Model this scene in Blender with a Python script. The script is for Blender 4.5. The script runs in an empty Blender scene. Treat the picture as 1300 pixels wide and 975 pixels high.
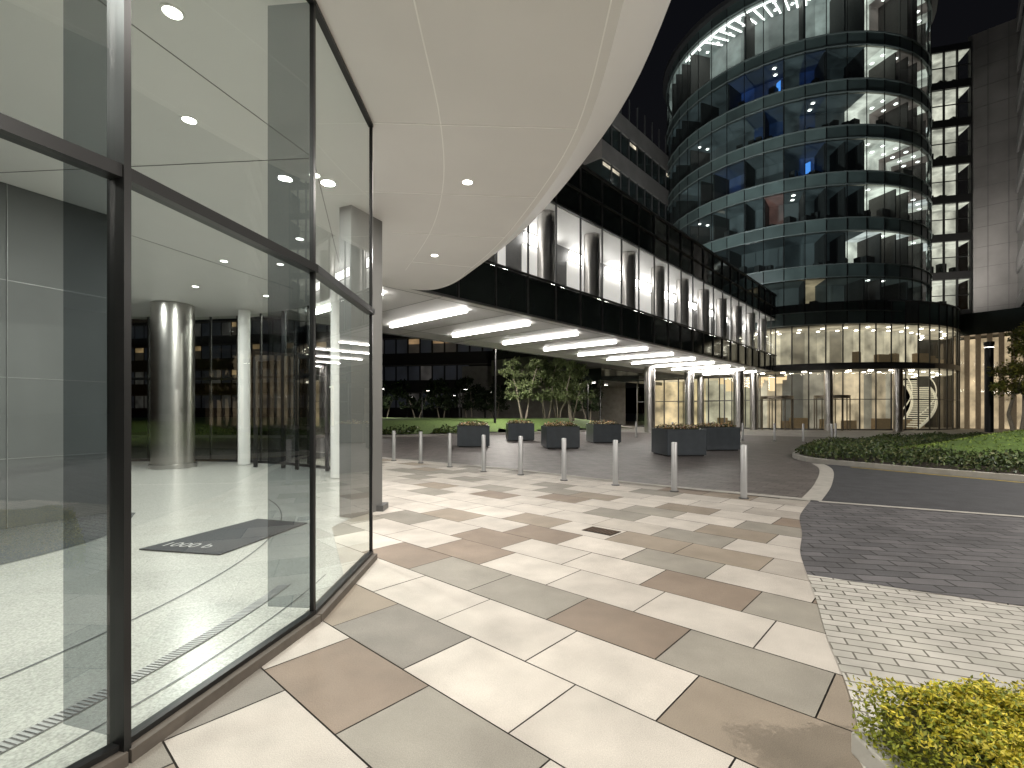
import bpy, math, random
from mathutils import Vector, Quaternion
random.seed(7)
R=random.Random(11)
scene=bpy.context.scene
COL=scene.collection

# ------------------------------------------------------------ materials
def newmat(name):
    m=bpy.data.materials.new(name); m.use_nodes=True
    nt=m.node_tree; nt.nodes.clear()
    out=nt.nodes.new('ShaderNodeOutputMaterial')
    return m,nt,out
def N(nt,t,**k):
    n=nt.nodes.new(t)
    for a,b in k.items(): setattr(n,a,b)
    return n
def c4(c): return (c[0],c[1],c[2],1)
def pbr(name,col,rough=.6,metal=0,var=.15,scale=6,bump=0,bscale=40,attr=False,spec=.5,emis=None,es=0):
    m,nt,out=newmat(name); L=nt.links
    b=N(nt,'ShaderNodeBsdfPrincipled'); L.new(b.outputs[0],out.inputs[0])
    b.inputs['Roughness'].default_value=rough; b.inputs['Metallic'].default_value=metal
    b.inputs['Specular IOR Level'].default_value=spec
    tc=N(nt,'ShaderNodeTexCoord')
    n=N(nt,'ShaderNodeTexNoise'); n.inputs['Scale'].default_value=scale; n.inputs['Detail'].default_value=6
    L.new(tc.outputs['Object'],n.inputs['Vector'])
    mr=N(nt,'ShaderNodeMapRange'); mr.inputs[1].default_value=.25; mr.inputs[2].default_value=.75
    mr.inputs[3].default_value=1-var; mr.inputs[4].default_value=1+var
    L.new(n.outputs[0],mr.inputs[0])
    vm=N(nt,'ShaderNodeVectorMath',operation='SCALE')
    if attr:
        a=N(nt,'ShaderNodeAttribute'); a.attribute_name='Col'; L.new(a.outputs['Color'],vm.inputs[0])
    else: vm.inputs[0].default_value=col[:3]
    L.new(mr.outputs[0],vm.inputs['Scale']); L.new(vm.outputs[0],b.inputs['Base Color'])
    if bump:
        n2=N(nt,'ShaderNodeTexNoise'); n2.inputs['Scale'].default_value=bscale; n2.inputs['Detail'].default_value=4
        L.new(tc.outputs['Object'],n2.inputs['Vector'])
        bp=N(nt,'ShaderNodeBump'); bp.inputs['Strength'].default_value=bump; bp.inputs['Distance'].default_value=.01
        L.new(n2.outputs[0],bp.inputs['Height']); L.new(bp.outputs[0],b.inputs['Normal'])
    if emis:
        b.inputs['Emission Color'].default_value=c4(emis); b.inputs['Emission Strength'].default_value=es
    return m
def emit(name,col,s):
    m,nt,out=newmat(name); e=N(nt,'ShaderNodeEmission'); e.inputs[0].default_value=c4(col); e.inputs[1].default_value=s
    nt.links.new(e.outputs[0],out.inputs[0]); return m
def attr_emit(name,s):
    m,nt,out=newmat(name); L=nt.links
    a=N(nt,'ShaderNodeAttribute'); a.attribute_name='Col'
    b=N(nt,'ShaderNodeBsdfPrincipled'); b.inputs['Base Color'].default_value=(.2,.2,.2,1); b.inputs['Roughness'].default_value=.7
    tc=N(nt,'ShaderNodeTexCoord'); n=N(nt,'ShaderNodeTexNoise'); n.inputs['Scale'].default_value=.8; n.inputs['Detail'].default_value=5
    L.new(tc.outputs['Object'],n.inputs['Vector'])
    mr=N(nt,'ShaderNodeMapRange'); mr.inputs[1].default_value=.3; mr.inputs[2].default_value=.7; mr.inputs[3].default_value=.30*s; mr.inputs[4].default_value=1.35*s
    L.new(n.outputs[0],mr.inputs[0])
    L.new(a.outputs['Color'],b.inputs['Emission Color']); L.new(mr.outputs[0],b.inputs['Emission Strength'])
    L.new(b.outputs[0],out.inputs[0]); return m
def glass(name,tint,ior=1.5,rough=0.0,refl=(1,1,1)):
    # thin pane: same reflectance from both sides
    m,nt,out=newmat(name); L=nt.links
    t=N(nt,'ShaderNodeBsdfTransparent'); t.inputs[0].default_value=c4(tint)
    g=N(nt,'ShaderNodeBsdfGlossy'); g.inputs['Roughness'].default_value=rough; g.inputs[0].default_value=c4(refl)
    geo=N(nt,'ShaderNodeNewGeometry')
    mr=N(nt,'ShaderNodeMapRange'); mr.inputs[3].default_value=ior; mr.inputs[4].default_value=1/ior
    L.new(geo.outputs['Backfacing'],mr.inputs[0])
    f=N(nt,'ShaderNodeFresnel'); L.new(mr.outputs[0],f.inputs[0])
    mx=N(nt,'ShaderNodeMixShader'); L.new(f.outputs[0],mx.inputs[0]); L.new(t.outputs[0],mx.inputs[1]); L.new(g.outputs[0],mx.inputs[2])
    L.new(mx.outputs[0],out.inputs[0]); return m
def bricks(name,c1,c2,mort,w,h,rot,rough=.7,mortar=.01,bump=.4):
    m,nt,out=newmat(name); L=nt.links
    b=N(nt,'ShaderNodeBsdfPrincipled'); b.inputs['Roughness'].default_value=rough; L.new(b.outputs[0],out.inputs[0])
    tc=N(nt,'ShaderNodeTexCoord'); mp=N(nt,'ShaderNodeMapping'); mp.inputs['Rotation'].default_value=(0,0,rot)
    L.new(tc.outputs['Object'],mp.inputs[0])
    br=N(nt,'ShaderNodeTexBrick'); L.new(mp.outputs[0],br.inputs[0])
    br.inputs['Color1'].default_value=c4(c1); br.inputs['Color2'].default_value=c4(c2); br.inputs['Mortar'].default_value=c4(mort)
    br.inputs['Scale'].default_value=1; br.inputs['Mortar Size'].default_value=mortar; br.inputs['Mortar Smooth'].default_value=.3
    br.inputs['Brick Width'].default_value=w; br.inputs['Row Height'].default_value=h
    n=N(nt,'ShaderNodeTexNoise'); n.inputs['Scale'].default_value=2.2; n.inputs['Detail'].default_value=8; L.new(tc.outputs['Object'],n.inputs[0])
    mr=N(nt,'ShaderNodeMapRange'); mr.inputs[1].default_value=.3; mr.inputs[2].default_value=.7; mr.inputs[3].default_value=.78; mr.inputs[4].default_value=1.22
    L.new(n.outputs[0],mr.inputs[0])
    vm=N(nt,'ShaderNodeVectorMath',operation='SCALE'); L.new(br.outputs[0],vm.inputs[0]); L.new(mr.outputs[0],vm.inputs['Scale']); L.new(vm.outputs[0],b.inputs['Base Color'])
    bp=N(nt,'ShaderNodeBump',invert=True); bp.inputs['Strength'].default_value=bump; bp.inputs['Distance'].default_value=.008
    L.new(br.outputs['Fac'],bp.inputs['Height'])
    n3=N(nt,'ShaderNodeTexNoise'); n3.inputs['Scale'].default_value=60; L.new(tc.outputs['Object'],n3.inputs[0])
    bp2=N(nt,'ShaderNodeBump'); bp2.inputs['Strength'].default_value=.3; bp2.inputs['Distance'].default_value=.004
    L.new(n3.outputs[0],bp2.inputs['Height']); L.new(bp.outputs[0],bp2.inputs['Normal']); L.new(bp2.outputs[0],b.inputs['Normal'])
    return m

# ------------------------------------------------------------ geometry helpers
def empty(name,loc=(0,0,0)):
    o=bpy.data.objects.new(name,None); COL.objects.link(o); o.location=loc; return o
class MB:
    def __init__(s): s.v=[]; s.f=[]; s.c=[]
    def face(s,pts,col=(1,1,1)):
        i=len(s.v); s.v+= [tuple(p) for p in pts]; s.f.append(tuple(range(i,i+len(pts)))); s.c.append(col)
    def prism(s,poly,z0,z1,col=(1,1,1)):
        n=len(poly); i=len(s.v)
        s.v+=[(p[0],p[1],z0) for p in poly]+[(p[0],p[1],z1) for p in poly]
        s.f.append(tuple(range(i+n-1,i-1,-1))); s.f.append(tuple(range(i+n,i+2*n))); s.c+=[col,col]
        for k in range(n):
            j=(k+1)%n; s.f.append((i+k,i+j,i+n+j,i+n+k)); s.c.append(col)
    def seg(s,p,q,z0,z1,t,col=(1,1,1)):
        dx,dy=q[0]-p[0],q[1]-p[1]; l=math.hypot(dx,dy) or 1e-6; nx,ny=-dy/l*t/2,dx/l*t/2
        s.prism([(p[0]-nx,p[1]-ny),(q[0]-nx,q[1]-ny),(q[0]+nx,q[1]+ny),(p[0]+nx,p[1]+ny)],z0,z1,col)
    def box(s,cx,cy,sx,sy,z0,z1,rot=0,col=(1,1,1)):
        c,n=math.cos(rot),math.sin(rot)
        s.prism([(cx+c*x-n*y,cy+n*x+c*y) for x,y in((-sx/2,-sy/2),(sx/2,-sy/2),(sx/2,sy/2),(-sx/2,sy/2))],z0,z1,col)
    def cyl(s,cx,cy,r,z0,z1,n=24,col=(1,1,1)):
        s.prism([(cx+r*math.cos(2*math.pi*k/n),cy+r*math.sin(2*math.pi*k/n)) for k in range(n)],z0,z1,col)
    def tube(s,p,q,r0,r1,n=7,col=(1,1,1)):
        p=Vector(p);q=Vector(q); d=(q-p).normalized(); a=d.orthogonal().normalized(); b=d.cross(a)
        i=len(s.v)
        for c,r in((p,r0),(q,r1)):
            for k in range(n):
                t=2*math.pi*k/n; s.v.append(tuple(c+a*(r*math.cos(t))+b*(r*math.sin(t))))
        for k in range(n):
            j=(k+1)%n; s.f.append((i+k,i+j,i+n+j,i+n+k)); s.c.append(col)
        s.f.append(tuple(range(i+n,i+2*n))); s.c.append(col)
    def lathe(s,cx,cy,prof,n=20,col=(1,1,1)):
        i=len(s.v)
        for r,z in prof:
            for k in range(n):
                t=2*math.pi*k/n; s.v.append((cx+r*math.cos(t),cy+r*math.sin(t),z))
        for m in range(len(prof)-1):
            for k in range(n):
                j=(k+1)%n; a=i+m*n; s.f.append((a+k,a+j,a+n+j,a+n+k)); s.c.append(col)
    def done(s,name,mat,parent=None,smooth=False,bevel=0):
        me=bpy.data.meshes.new(name); me.from_pydata(s.v,[],s.f); me.update()
        ca=me.color_attributes.new('Col','FLOAT_COLOR','CORNER')
        data=[]
        for f,c in zip(s.f,s.c): data+= [c[0],c[1],c[2],1.0]*len(f)
        ca.data.foreach_set('color',data)
        me.materials.append(mat)
        if smooth:
            me.polygons.foreach_set('use_smooth',[True]*len(me.polygons))
            try: me.set_sharp_from_angle(angle=math.radians(40))
            except Exception: pass
        o=bpy.data.objects.new(name,me); COL.objects.link(o)
        if parent: o.parent=parent
        if bevel:
            b=o.modifiers.new('bevel','BEVEL'); b.width=bevel; b.segments=2; b.limit_method='ANGLE'
        return o
def sheet(name,poly,z,mat,parent=None):
    m=MB(); m.face([(p[0],p[1],z) for p in poly]); return m.done(name,mat,parent)
def catmull(P,n=6,closed=False):
    out=[]; m=len(P)
    rng=range(m) if closed else range(m-1)
    for i in rng:
        p0=P[(i-1)%m] if closed or i>0 else P[i]; p1=P[i]; p2=P[(i+1)%m]; p3=P[(i+2)%m] if closed or i+2<m else P[i+1]
        for k in range(n):
            t=k/n
            out.append(tuple(.5*((2*p1[j])+(-p0[j]+p2[j])*t+(2*p0[j]-5*p1[j]+4*p2[j]-p3[j])*t*t+(-p0[j]+3*p1[j]-3*p2[j]+p3[j])*t**3) for j in range(2)))
    if not closed: out.append(P[-1])
    return out
def area(name,loc,power,size,rot=(0,0,0),col=(1,.94,.86),spread=180,parent=None,aim=None):
    l=bpy.data.lights.new(name,'AREA'); l.energy=power; l.shape='DISK'; l.size=size; l.color=col; l.spread=math.radians(spread)
    o=bpy.data.objects.new(name,l); COL.objects.link(o); o.location=loc; o.rotation_euler=rot
    if aim: o.rotation_euler=(Vector(aim)-Vector(loc)).to_track_quat('-Z','Y').to_euler()
    if parent: o.parent=parent
    return o
def leaf(mb,p,s,rng,cols,up=.3):
    d=Vector((rng.gauss(0,1),rng.gauss(0,1),rng.gauss(0,1)+up)).normalized()
    a=d.orthogonal().normalized(); a.rotate(Quaternion(d,rng.uniform(0,6.28))); b=d.cross(a)
    p=Vector(p); s=s*rng.uniform(.6,1.3)
    c=rng.choice(cols); k=rng.uniform(.7,1.25)
    mb.face([p-a*s,p+b*s*.45,p+a*s,p-b*s*.45],(c[0]*k,c[1]*k,c[2]*k))

# ------------------------------------------------------------ material library
M_white_em=emit('linear_lamp',(1,.96,.90),30)
M_down=emit('downlight_lens',(1,.95,.86),14)
M_steel=pbr('brushed_steel',(.55,.53,.51),.28,1,.08,3)
M_frame=pbr('dark_frame',(.02,.02,.02),.35,.4,.1)
M_frameg=pbr('grey_frame',(.12,.12,.12),.4,.5,.1)
M_glass=glass('clear_glass',(.83,.89,.86),1.75)
M_glasst=glass('tinted_fin_glass',(.40,.43,.45),1.3,0,(.6,.6,.6))
M_glassL=glass('lobby_glass',(.85,.88,.84),1.5)
M_tglass=glass('tower_glass',(.52,.60,.60),1.8)
M_soffit=pbr('soffit_panel',(.74,.735,.72),.45,0,.03,1.2)
M_seam=pbr('soffit_joint',(.95,.95,.93),.5,0,.02)
M_seamd=pbr('dark_joint',(.15,.15,.15),.5,0,.05)
M_terr=pbr('pale_terrazzo',(.47,.468,.44),.25,0,.30,75,0)
M_terrd=pbr('grey_terrazzo',(.15,.155,.16),.25,0,.25,60)
M_panel=pbr('grey_wall_panel',(.125,.13,.13),.45,0,.15,.8)
M_conc=pbr('concrete',(.30,.285,.26),.8,0,.2,2,.3)
M_kerb=pbr('kerb_stone',(.42,.40,.36),.7,0,.15,5,.2)
M_darkglass=pbr('dark_spandrel_glass',(.028,.036,.034),.06,0,.2,.5,spec=.9)
M_spand=pbr('green_spandrel_glass',(.03,.045,.042),.3,0,.3,.6,attr=True,spec=.8)
M_attr=attr_emit('interior_painted_glow',1.0)  # room light painted as emission on walls and ceilings, not cast by lamps
M_asph=pbr('asphalt',(.05,.051,.056),.75,0,.25,3,.5,120)
M_grass=pbr('lawn_grass',(.085,.14,.03),.9,0,.35,9,1,60)
M_soil=pbr('soil',(.03,.022,.015),.9,0,.3,8,.5)
M_leaf=pbr('leaf',(1,1,1),.55,0,.1,3,attr=True,spec=.3)
M_bark=pbr('bark',(.30,.26,.21),.85,0,.3,20,.5)
M_boll=pbr('bollard_grey',(.42,.42,.42),.4,.5,.05)
M_plant=pbr('planter_charcoal',(.055,.065,.075),.3,.1,.15,4)
M_pole=pbr('pole_black',(.02,.02,.02),.4,.5,.1)

# ------------------------------------------------------------ world, camera
w=bpy.data.worlds.new('World'); scene.world=w; w.use_nodes=True
nt=w.node_tree; nt.nodes.clear()
sky=nt.nodes.new('ShaderNodeTexSky'); sky.sky_type='NISHITA'; sky.sun_disc=False
sky.sun_elevation=math.radians(-3); sky.sun_rotation=math.radians(200)
bg=nt.nodes.new('ShaderNodeBackground'); bg.inputs[1].default_value=.085
wo=nt.nodes.new('ShaderNodeOutputWorld'); nt.links.new(sky.outputs[0],bg.inputs[0]); nt.links.new(bg.outputs[0],wo.inputs[0])
cd=bpy.data.cameras.new('camera'); cam=bpy.data.objects.new('camera',cd); COL.objects.link(cam)
cam.location=(0,0,1.5); cam.rotation_euler=(math.radians(90),0,0)
cd.lens=17; cd.sensor_width=36; cd.shift_y=.028; cd.clip_end=2000; cd.clip_start=.05
scene.camera=cam
scene.view_settings.view_transform='Standard'; scene.view_settings.look='None'; scene.view_settings.exposure=0

# ------------------------------------------------------------ ground
d1=(.673,.740); e2=(.740,-.673)
def ab(a,b): return (a*d1[0]+b*e2[0], a*d1[1]+b*e2[1])
sheet('ground',[(-600,-300),(600,-300),(600,900),(-600,900)],-.02,pbr('ground_dark',(.05,.05,.048),.9,0,.3,.5))
jo=sheet('paving_joint_bed',[(-3.5,-4),(6,-4),(9,8),(0,16.5),(-8,18),(-8,8)],-.008,pbr('joint_sand',(.035,.03,.025),.95,0,.3,20))
WH=(.50,.46,.41); TAN=(.27,.225,.175); GR=(.265,.245,.208); BR=(.22,.172,.132); DG=(.205,.188,.163); LG=(.40,.365,.32)
labels=[(-.82,2.55,BR),(-.77,3.24,DG),(-.15,2.70,WH),(-1.28,2.96,WH),(-1.44,2.42,DG),(-1.13,2.16,WH),(-.33,2.24,GR),(.56,2.30,WH),(.54,2.87,WH),
(1.21,2.48,TAN),(.63,3.53,BR),(-.07,4.08,GR),(0,3.40,WH),(-.75,3.99,WH),(1.30,3.63,WH),(1.24,2.93,GR),(2.04,3.74,GR),(1.42,4.36,BR),(.31,4.75,WH),
(.88,4.17,WH),(-.68,5.23,BR),(-1.09,4.47,WH),(-.53,5.9,BR),(1.60,5.03,GR),(.97,5.39,WH),(2.0,4.54,WH),(2.22,5.79,GR),(-.67,4.58,GR),(.11,7.03,TAN),(-1.38,6.53,GR),(1.72,2.7,TAN),(1.09,2.16,DG)]
pv=MB(); g=.0045; PW=.55; PL=.84
offs={-1:.25,0:0,1:.47,2:.20,3:.60,4:.36,5:.72,-2:.55}
for k in range(-10,32):
    a0=1.66+PW*k
    ph=offs.get(k,(k*.31)%PL)
    b=-2.375+ph-PL*16
    prevd=False
    while b<9:
        Lh=PL
        ctr=ab(a0+PW/2,b+Lh/2)
        col=None
        for (x,y,c) in labels:
            aa=x*d1[0]+y*d1[1]; bb=x*e2[0]+y*e2[1]
            if a0<=aa<a0+PW and b<=bb<b+Lh: col=c; break
        if col is None:
            wts=[.68,.12,.07,.04,.09] if prevd else [.48,.21,.14,.09,.08]
            col=R.choices([WH,GR,TAN,BR,LG],wts)[0]
        prevd= col not in (WH,LG)
        if -9<ctr[0]<7.5 and -3<ctr[1]<17.5:
            q=R.uniform(.90,1.07); cc=tuple(v*q for v in col)
            P=[ab(a0+g,b+g),ab(a0+g,b+Lh-g),ab(a0+PW-g,b+Lh-g),ab(a0+PW-g,b+g)]
            z=R.uniform(-.0008,.0008)
            pv.face([(x,y,z) for x,y in P],cc)
        b+=Lh
mp=pbr('cast_stone_paver',(1,1,1),.62,0,.17,2.6,.25,90,attr=True)
nt=mp.node_tree; L=nt.links
b=[n for n in nt.nodes if n.type=='BSDF_PRINCIPLED'][0]; src=b.inputs['Base Color'].links[0].from_socket
n=N(nt,'ShaderNodeTexNoise'); n.inputs['Scale'].default_value=240; n.inputs['Detail'].default_value=2
tc=N(nt,'ShaderNodeTexCoord'); L.new(tc.outputs['Object'],n.inputs[0])
mr=N(nt,'ShaderNodeMapRange'); mr.inputs[1].default_value=.3; mr.inputs[2].default_value=.7; mr.inputs[3].default_value=.76; mr.inputs[4].default_value=1.2; L.new(n.outputs[0],mr.inputs[0])
vm=N(nt,'ShaderNodeVectorMath',operation='SCALE'); L.new(src,vm.inputs[0]); L.new(mr.outputs[0],vm.inputs['Scale']); L.new(vm.outputs[0],b.inputs['Base Color'])
pv.done('plaza_paving',mp)
M_dcob=bricks('dark_block_paving',(.085,.083,.088),(.125,.12,.125),(.03,.03,.03),.36,.18,math.radians(12),.6)
M_road=bricks('drive_block_paving',(.105,.092,.088),(.15,.13,.122),(.045,.04,.037),.4,.2,math.radians(42),.5)
M_lcob=bricks('light_cobble_paving',(.37,.36,.32),(.47,.45,.41),(.13,.12,.10),.21,.10,math.radians(22),.7,.007)
M_lpav=bricks('pale_far_paving',(.34,.32,.30),(.42,.40,.37),(.2,.19,.18),1.2,.6,math.radians(42),.6)
edge=catmull([(-9,19.5),(-3.9,15.7),(-.2,12.9),(2.5,10.35),(5.1,8.25)],8)
eisl=catmull([(5.1,8.25),(6.5,10.1),(8.3,12.8),(9.3,15),(11,18.5),(16,22.5),(24,26)],8)
sheet('driveway_road',edge+eisl[1:]+[(34,30),(34,60),(-50,60),(-50,30)],.004,M_road)
sheet('far_pavement',[(7,38),(20,29),(26,27.5),(34,31),(60,40),(60,90),(-10,80),(-8,50)],.008,M_lpav)
cob=catmull([(5.1,8.25),(4.2,7.05),(3.6,6.0),(3.1,5.2),(2.73,4.47)],6)
cob2=catmull([(2.73,4.47),(2.4,3.8),(2.10,3.22),(1.84,2.66),(1.63,2.27),(1.48,2.04),(1.3,1),(1.3,-3)],6)
sheet('dark_cobble_paving',cob+[(3.96,3.74),(9,.8),(16,-3),(16,3.4),(7.33,6.92)],.004,M_dcob)
sheet('light_cobble_paving',cob2+[(16,-3.3),(9,.5),(3.96,3.70)],.0045,M_lcob)
sheet('asphalt_road',[(5.25,8.2)]+eisl[1:22]+[(10.5,12.5),(12,8),(30,4),(30,-2),(16,3.5),(7.33,6.96)],.008,M_asph)
def ribbon(name,pts,wd,z,mat,h=0):
    m=MB(); n=len(pts); Ls=[];Rs=[]
    for i in range(n):
        a=pts[max(i-1,0)]; c=pts[min(i+1,n-1)]; dx,dy=c[0]-a[0],c[1]-a[1]; l=math.hypot(dx,dy) or 1; nx,ny=-dy/l*wd/2,dx/l*wd/2
        Ls.append((pts[i][0]+nx,pts[i][1]+ny)); Rs.append((pts[i][0]-nx,pts[i][1]-ny))
    for i in range(n-1):
        m.face([(*Rs[i],z+h),(*Rs[i+1],z+h),(*Ls[i+1],z+h),(*Ls[i],z+h)])
        if h:
            m.face([(*Rs[i],z),(*Rs[i+1],z),(*Rs[i+1],z+h),(*Rs[i],z+h)]); m.face([(*Ls[i+1],z),(*Ls[i],z),(*Ls[i],z+h),(*Ls[i+1],z+h)])
    return m.done(name,mat)
ribbon('flush_kerb',edge,.22,.012,M_kerb)
ribbon('flush_kerb',eisl[:22],.30,.0125,M_kerb)
ribbon('flush_kerb',[(5.15,8.12),(7.33,6.92),(16,3.3)],.13,.013,M_kerb)
dr=empty('floor_drain')
m=MB(); m.box(1.13,6.12,.42,.26,.001,.006,math.radians(-42)); m.done('frame',M_soil,dr)
m=MB()
for i in range(9):
    t=-.18+i*.045; m.box(1.13+t*.743,6.12-t*.669,.016,.22,.006,.012,math.radians(-42))
m.done('grate_bars',pbr('rusty_iron',(.12,.08,.055),.7,.5,.3,30),dr)

# ------------------------------------------------------------ planting island on the right
isl=catmull([(9.1,15.0),(9.5,13.4),(11.2,10.4),(14.5,6.5),(24,5),(32,14),(32,25),(22,24.5),(13,19.5),(10,16.9)],6,True)
sheet('planting_bed',isl,.10,M_soil)
ribbon('raised_kerb',isl+[isl[0]],.18,.0,M_kerb,.14)
ribbon('yellow_road_line',[(9.25,13.2),(10.9,10.25),(14.2,6.3)],.08,.013,pbr('yellow_paint',(.5,.38,.06),.6,0,.2,10))
def inpoly(x,y,P):
    c=False; j=len(P)-1
    for i in range(len(P)):
        if (P[i][1]>y)!=(P[j][1]>y) and x<(P[j][0]-P[i][0])*(y-P[i][1])/(P[j][1]-P[i][1])+P[i][0]: c=not c
        j=i
    return c
def di(x,y): return min(math.hypot(x-p[0],y-p[1]) for p in isl)
def moundh(x,y):
    t=max(0,min(1,(di(x,y)-2.0)/4.2)); return .25+.78*t*t*(3-2*t)
m=MB(); st=.5; rngm=random.Random(3)
gx=[9+st*i for i in range(48)]; gy=[5+st*i for i in range(42)]
H={}
for i,x in enumerate(gx):
    for j,y in enumerate(gy):
        if inpoly(x,y,isl) and di(x,y)>2.0: H[i,j]=len(m.v); m.v.append((x,y,moundh(x,y)))
for (i,j) in list(H):
    if (i+1,j) in H and (i,j+1) in H and (i+1,j+1) in H:
        m.f.append((H[i,j],H[i+1,j],H[i+1,j+1],H[i,j+1])); m.c.append((1,1,1))
m.done('lawn_mound',M_grass,None,True)
gc=MB(); cols=[(.05,.08,.022),(.07,.10,.03),(.11,.12,.05),(.04,.06,.03)]
cnt=0
while cnt<32000:
    x=rngm.uniform(9,24); y=rngm.uniform(5,24)
    if not inpoly(x,y,isl): continue
    d=di(x,y)
    if d>2.6 or d<.12: continue
    hh=.14+.24*min(1,d/.5)+.10*math.sin(x*3.1)*math.sin(y*2.7)
    leaf(gc,(x,y,.1+hh*rngm.random()**.5),.055,rngm,cols,.3); cnt+=1
gc.done('groundcover_planting',M_leaf)
gb=MB()
for i in range(22000):
    x=rngm.uniform(10,24); y=rngm.uniform(8,24)
    if not inpoly(x,y,isl): continue
    if di(x,y)<2.1: continue
    z=moundh(x,y); a=rngm.uniform(0,6.28); c=.025
    k=rngm.uniform(.7,1.3)
    gb.face([(x-c*math.cos(a),y-c*math.sin(a),z-.01),(x+c*math.cos(a),y+c*math.sin(a),z-.01),(x+rngm.gauss(0,.05),y+rngm.gauss(0,.05),z+.045)],(.15*k,.21*k,.04*k))
gb.done('lawn_grass',M_leaf)

# near yellow-green hedge
hp=empty('box_hedge')
m=MB(); HX0,HX1,HY0,HY1=1.49,4.6,.2,2.13
m.box((HX0+HX1)/2,(HY0+HY1)/2,HX1-HX0,HY1-HY0,0,.10); m.done('planter_kerb',M_kerb,hp,bevel=.01)
m=MB(); m.box((HX0+HX1)/2,(HY0+HY1)/2,HX1-HX0-.16,HY1-HY0-.16,.10,.26); m.done('inner_twigs',pbr('twigs',(.08,.085,.02),.9,0,.4,30,.8),hp)
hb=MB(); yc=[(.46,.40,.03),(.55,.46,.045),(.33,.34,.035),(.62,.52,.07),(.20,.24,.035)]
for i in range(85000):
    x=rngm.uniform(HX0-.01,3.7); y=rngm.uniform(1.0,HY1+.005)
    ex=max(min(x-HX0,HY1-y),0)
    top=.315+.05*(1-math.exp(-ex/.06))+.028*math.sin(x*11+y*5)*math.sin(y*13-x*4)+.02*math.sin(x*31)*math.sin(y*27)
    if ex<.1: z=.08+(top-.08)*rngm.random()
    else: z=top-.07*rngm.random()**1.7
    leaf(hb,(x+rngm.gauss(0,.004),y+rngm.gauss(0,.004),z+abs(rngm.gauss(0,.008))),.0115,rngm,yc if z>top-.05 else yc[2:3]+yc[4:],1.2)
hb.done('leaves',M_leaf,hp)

# ------------------------------------------------------------ bollards
def bollard(x,y,h=.94,r=.055):
    o=empty('bollard',(x,y,0)); m=MB()
    m.lathe(0,0,[(.001,0),(r,0),(r,h-.02),(r*.85,h-.004),(.001,h)],20); m.done('post',M_boll,o,True)
    m=MB(); m.lathe(0,0,[(.001,.0),(r+.03,.0),(r+.03,.018),(r+.005,.022)],20); m.done('base_plate',M_frameg,o,True)
for x,y in [(-5.9,16.9),(-4.75,16.0),(-3.69,15.1),(-2.72,14.4),(-1.72,13.35),(-.72,12.28),(.21,11.66),(1.15,10.7),(2.14,10.0),(3.09,9.21),(4.05,8.45)]: bollard(x,y)
for x,y in [(9.5,28.6),(11.2,27.3),(12.6,26.4),(13.9,25.6),(15,24.9),(16,24.2),(17.4,26),(5.5,30.5),(7.6,29.6)]: bollard(x,y)

def planter(x,y,rot,w_=1.4,h=.9):
    o=empty('flower_planter',(x,y,0)); m=MB()
    s=w_/2
    m.box(0,0,w_,w_,.05,h,rot); m.done('box',M_plant,o,bevel=.015)
    m=MB(); m.box(0,0,w_-.12,w_-.12,0,.05,rot); m.done('plinth',M_pole,o)
    m=MB(); c,n_=math.cos(rot),math.sin(rot)
    for (ax,ay,bx,by) in ((-s,-s,s,-s),(s,-s,s,s),(s,s,-s,s),(-s,s,-s,-s)):
        k=.97
        m.seg(((ax*c-ay*n_)*k,(ax*n_+ay*c)*k),((bx*c-by*n_)*k,(bx*n_+by*c)*k),h,h+.03,.07)
    m.done('rim',M_plant,o)
    f=MB(); r=random.Random(int(x*100))
    for i in range(1500):
        u=r.uniform(-s+.06,s-.06); v=r.uniform(-s+.06,s-.06); z=h+.0+.20*r.random()*(1-.4*max(abs(u),abs(v))/s)*(1+.5*math.sin(u*9)*math.sin(v*9))
        fl=r.random()<.5 and z>h+.06
        leaf(f,(u*c-v*n_,u*n_+v*c,z),.04,r,[(.75,.60,.30),(.75,.68,.55),(.6,.3,.15)] if fl else [(.04,.07,.02),(.06,.09,.03),(.10,.05,.03)],.6)
    f.done('flowers',M_leaf,o)
for x,y in [(-1.74,21.6),(.42,26.3),(2.05,20.7),(4.6,24.4),(5.9,17.2),(8.2,19.6)]: planter(x,y,math.radians(6))

# ------------------------------------------------------------ pavilion
pav=empty('glass_pavilion')
CX,CY,CR=-9.1,4.2,7.68
def cp(deg,r=CR): return (CX+r*math.cos(math.radians(deg)),CY+r*math.sin(math.radians(deg)))
F=[cp(-16.6-11.1*k) for k in range(9,0,-1)]+[(-1.69,2.08),(-1.426,3.46),(-1.443,4.95)]
ZS=4.45; ZT=2.53
gl=MB(); fr=MB(); base=MB(); fins=MB()
for i in range(len(F)-1):
    p,q=F[i],F[i+1]
    gl.face([(*p,.06),(*q,.06),(*q,ZS),(*p,ZS)])
    fr.seg(p,q,ZT-.028,ZT+.028,.08)
    fr.seg(p,q,.06,.085,.05); fr.seg(p,q,ZS-.03,ZS-.003,.05)
    base.seg(p,q,-.01,.058,.13)
for i,p in enumerate(F):
    a=math.atan2(p[1]-CY,p[0]-CX)
    dep=.10 if i<len(F)-2 else (.03 if i==len(F)-2 else .03)
    fr.box(p[0],p[1],dep,.03,.0,ZS-.004,a)
    if i<len(F)-1:
        p2=(p[0]-math.cos(a)*dep*.55,p[1]-math.sin(a)*dep*.55); p3=(p[0]-math.cos(a)*.34,p[1]-math.sin(a)*.34)
        fins.face([(*p2,.1),(*p3,.1),(*p3,ZS-.01),(*p2,ZS-.01)])
gl.done('glazing',M_glass,pav); fr.done('mullions_and_transoms',M_frame,pav); base.done('base_kerb',pbr('base_stone',(.10,.085,.07),.7,0,.25,10),pav)
fins.done('glass_fins',M_glasst,pav)
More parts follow.
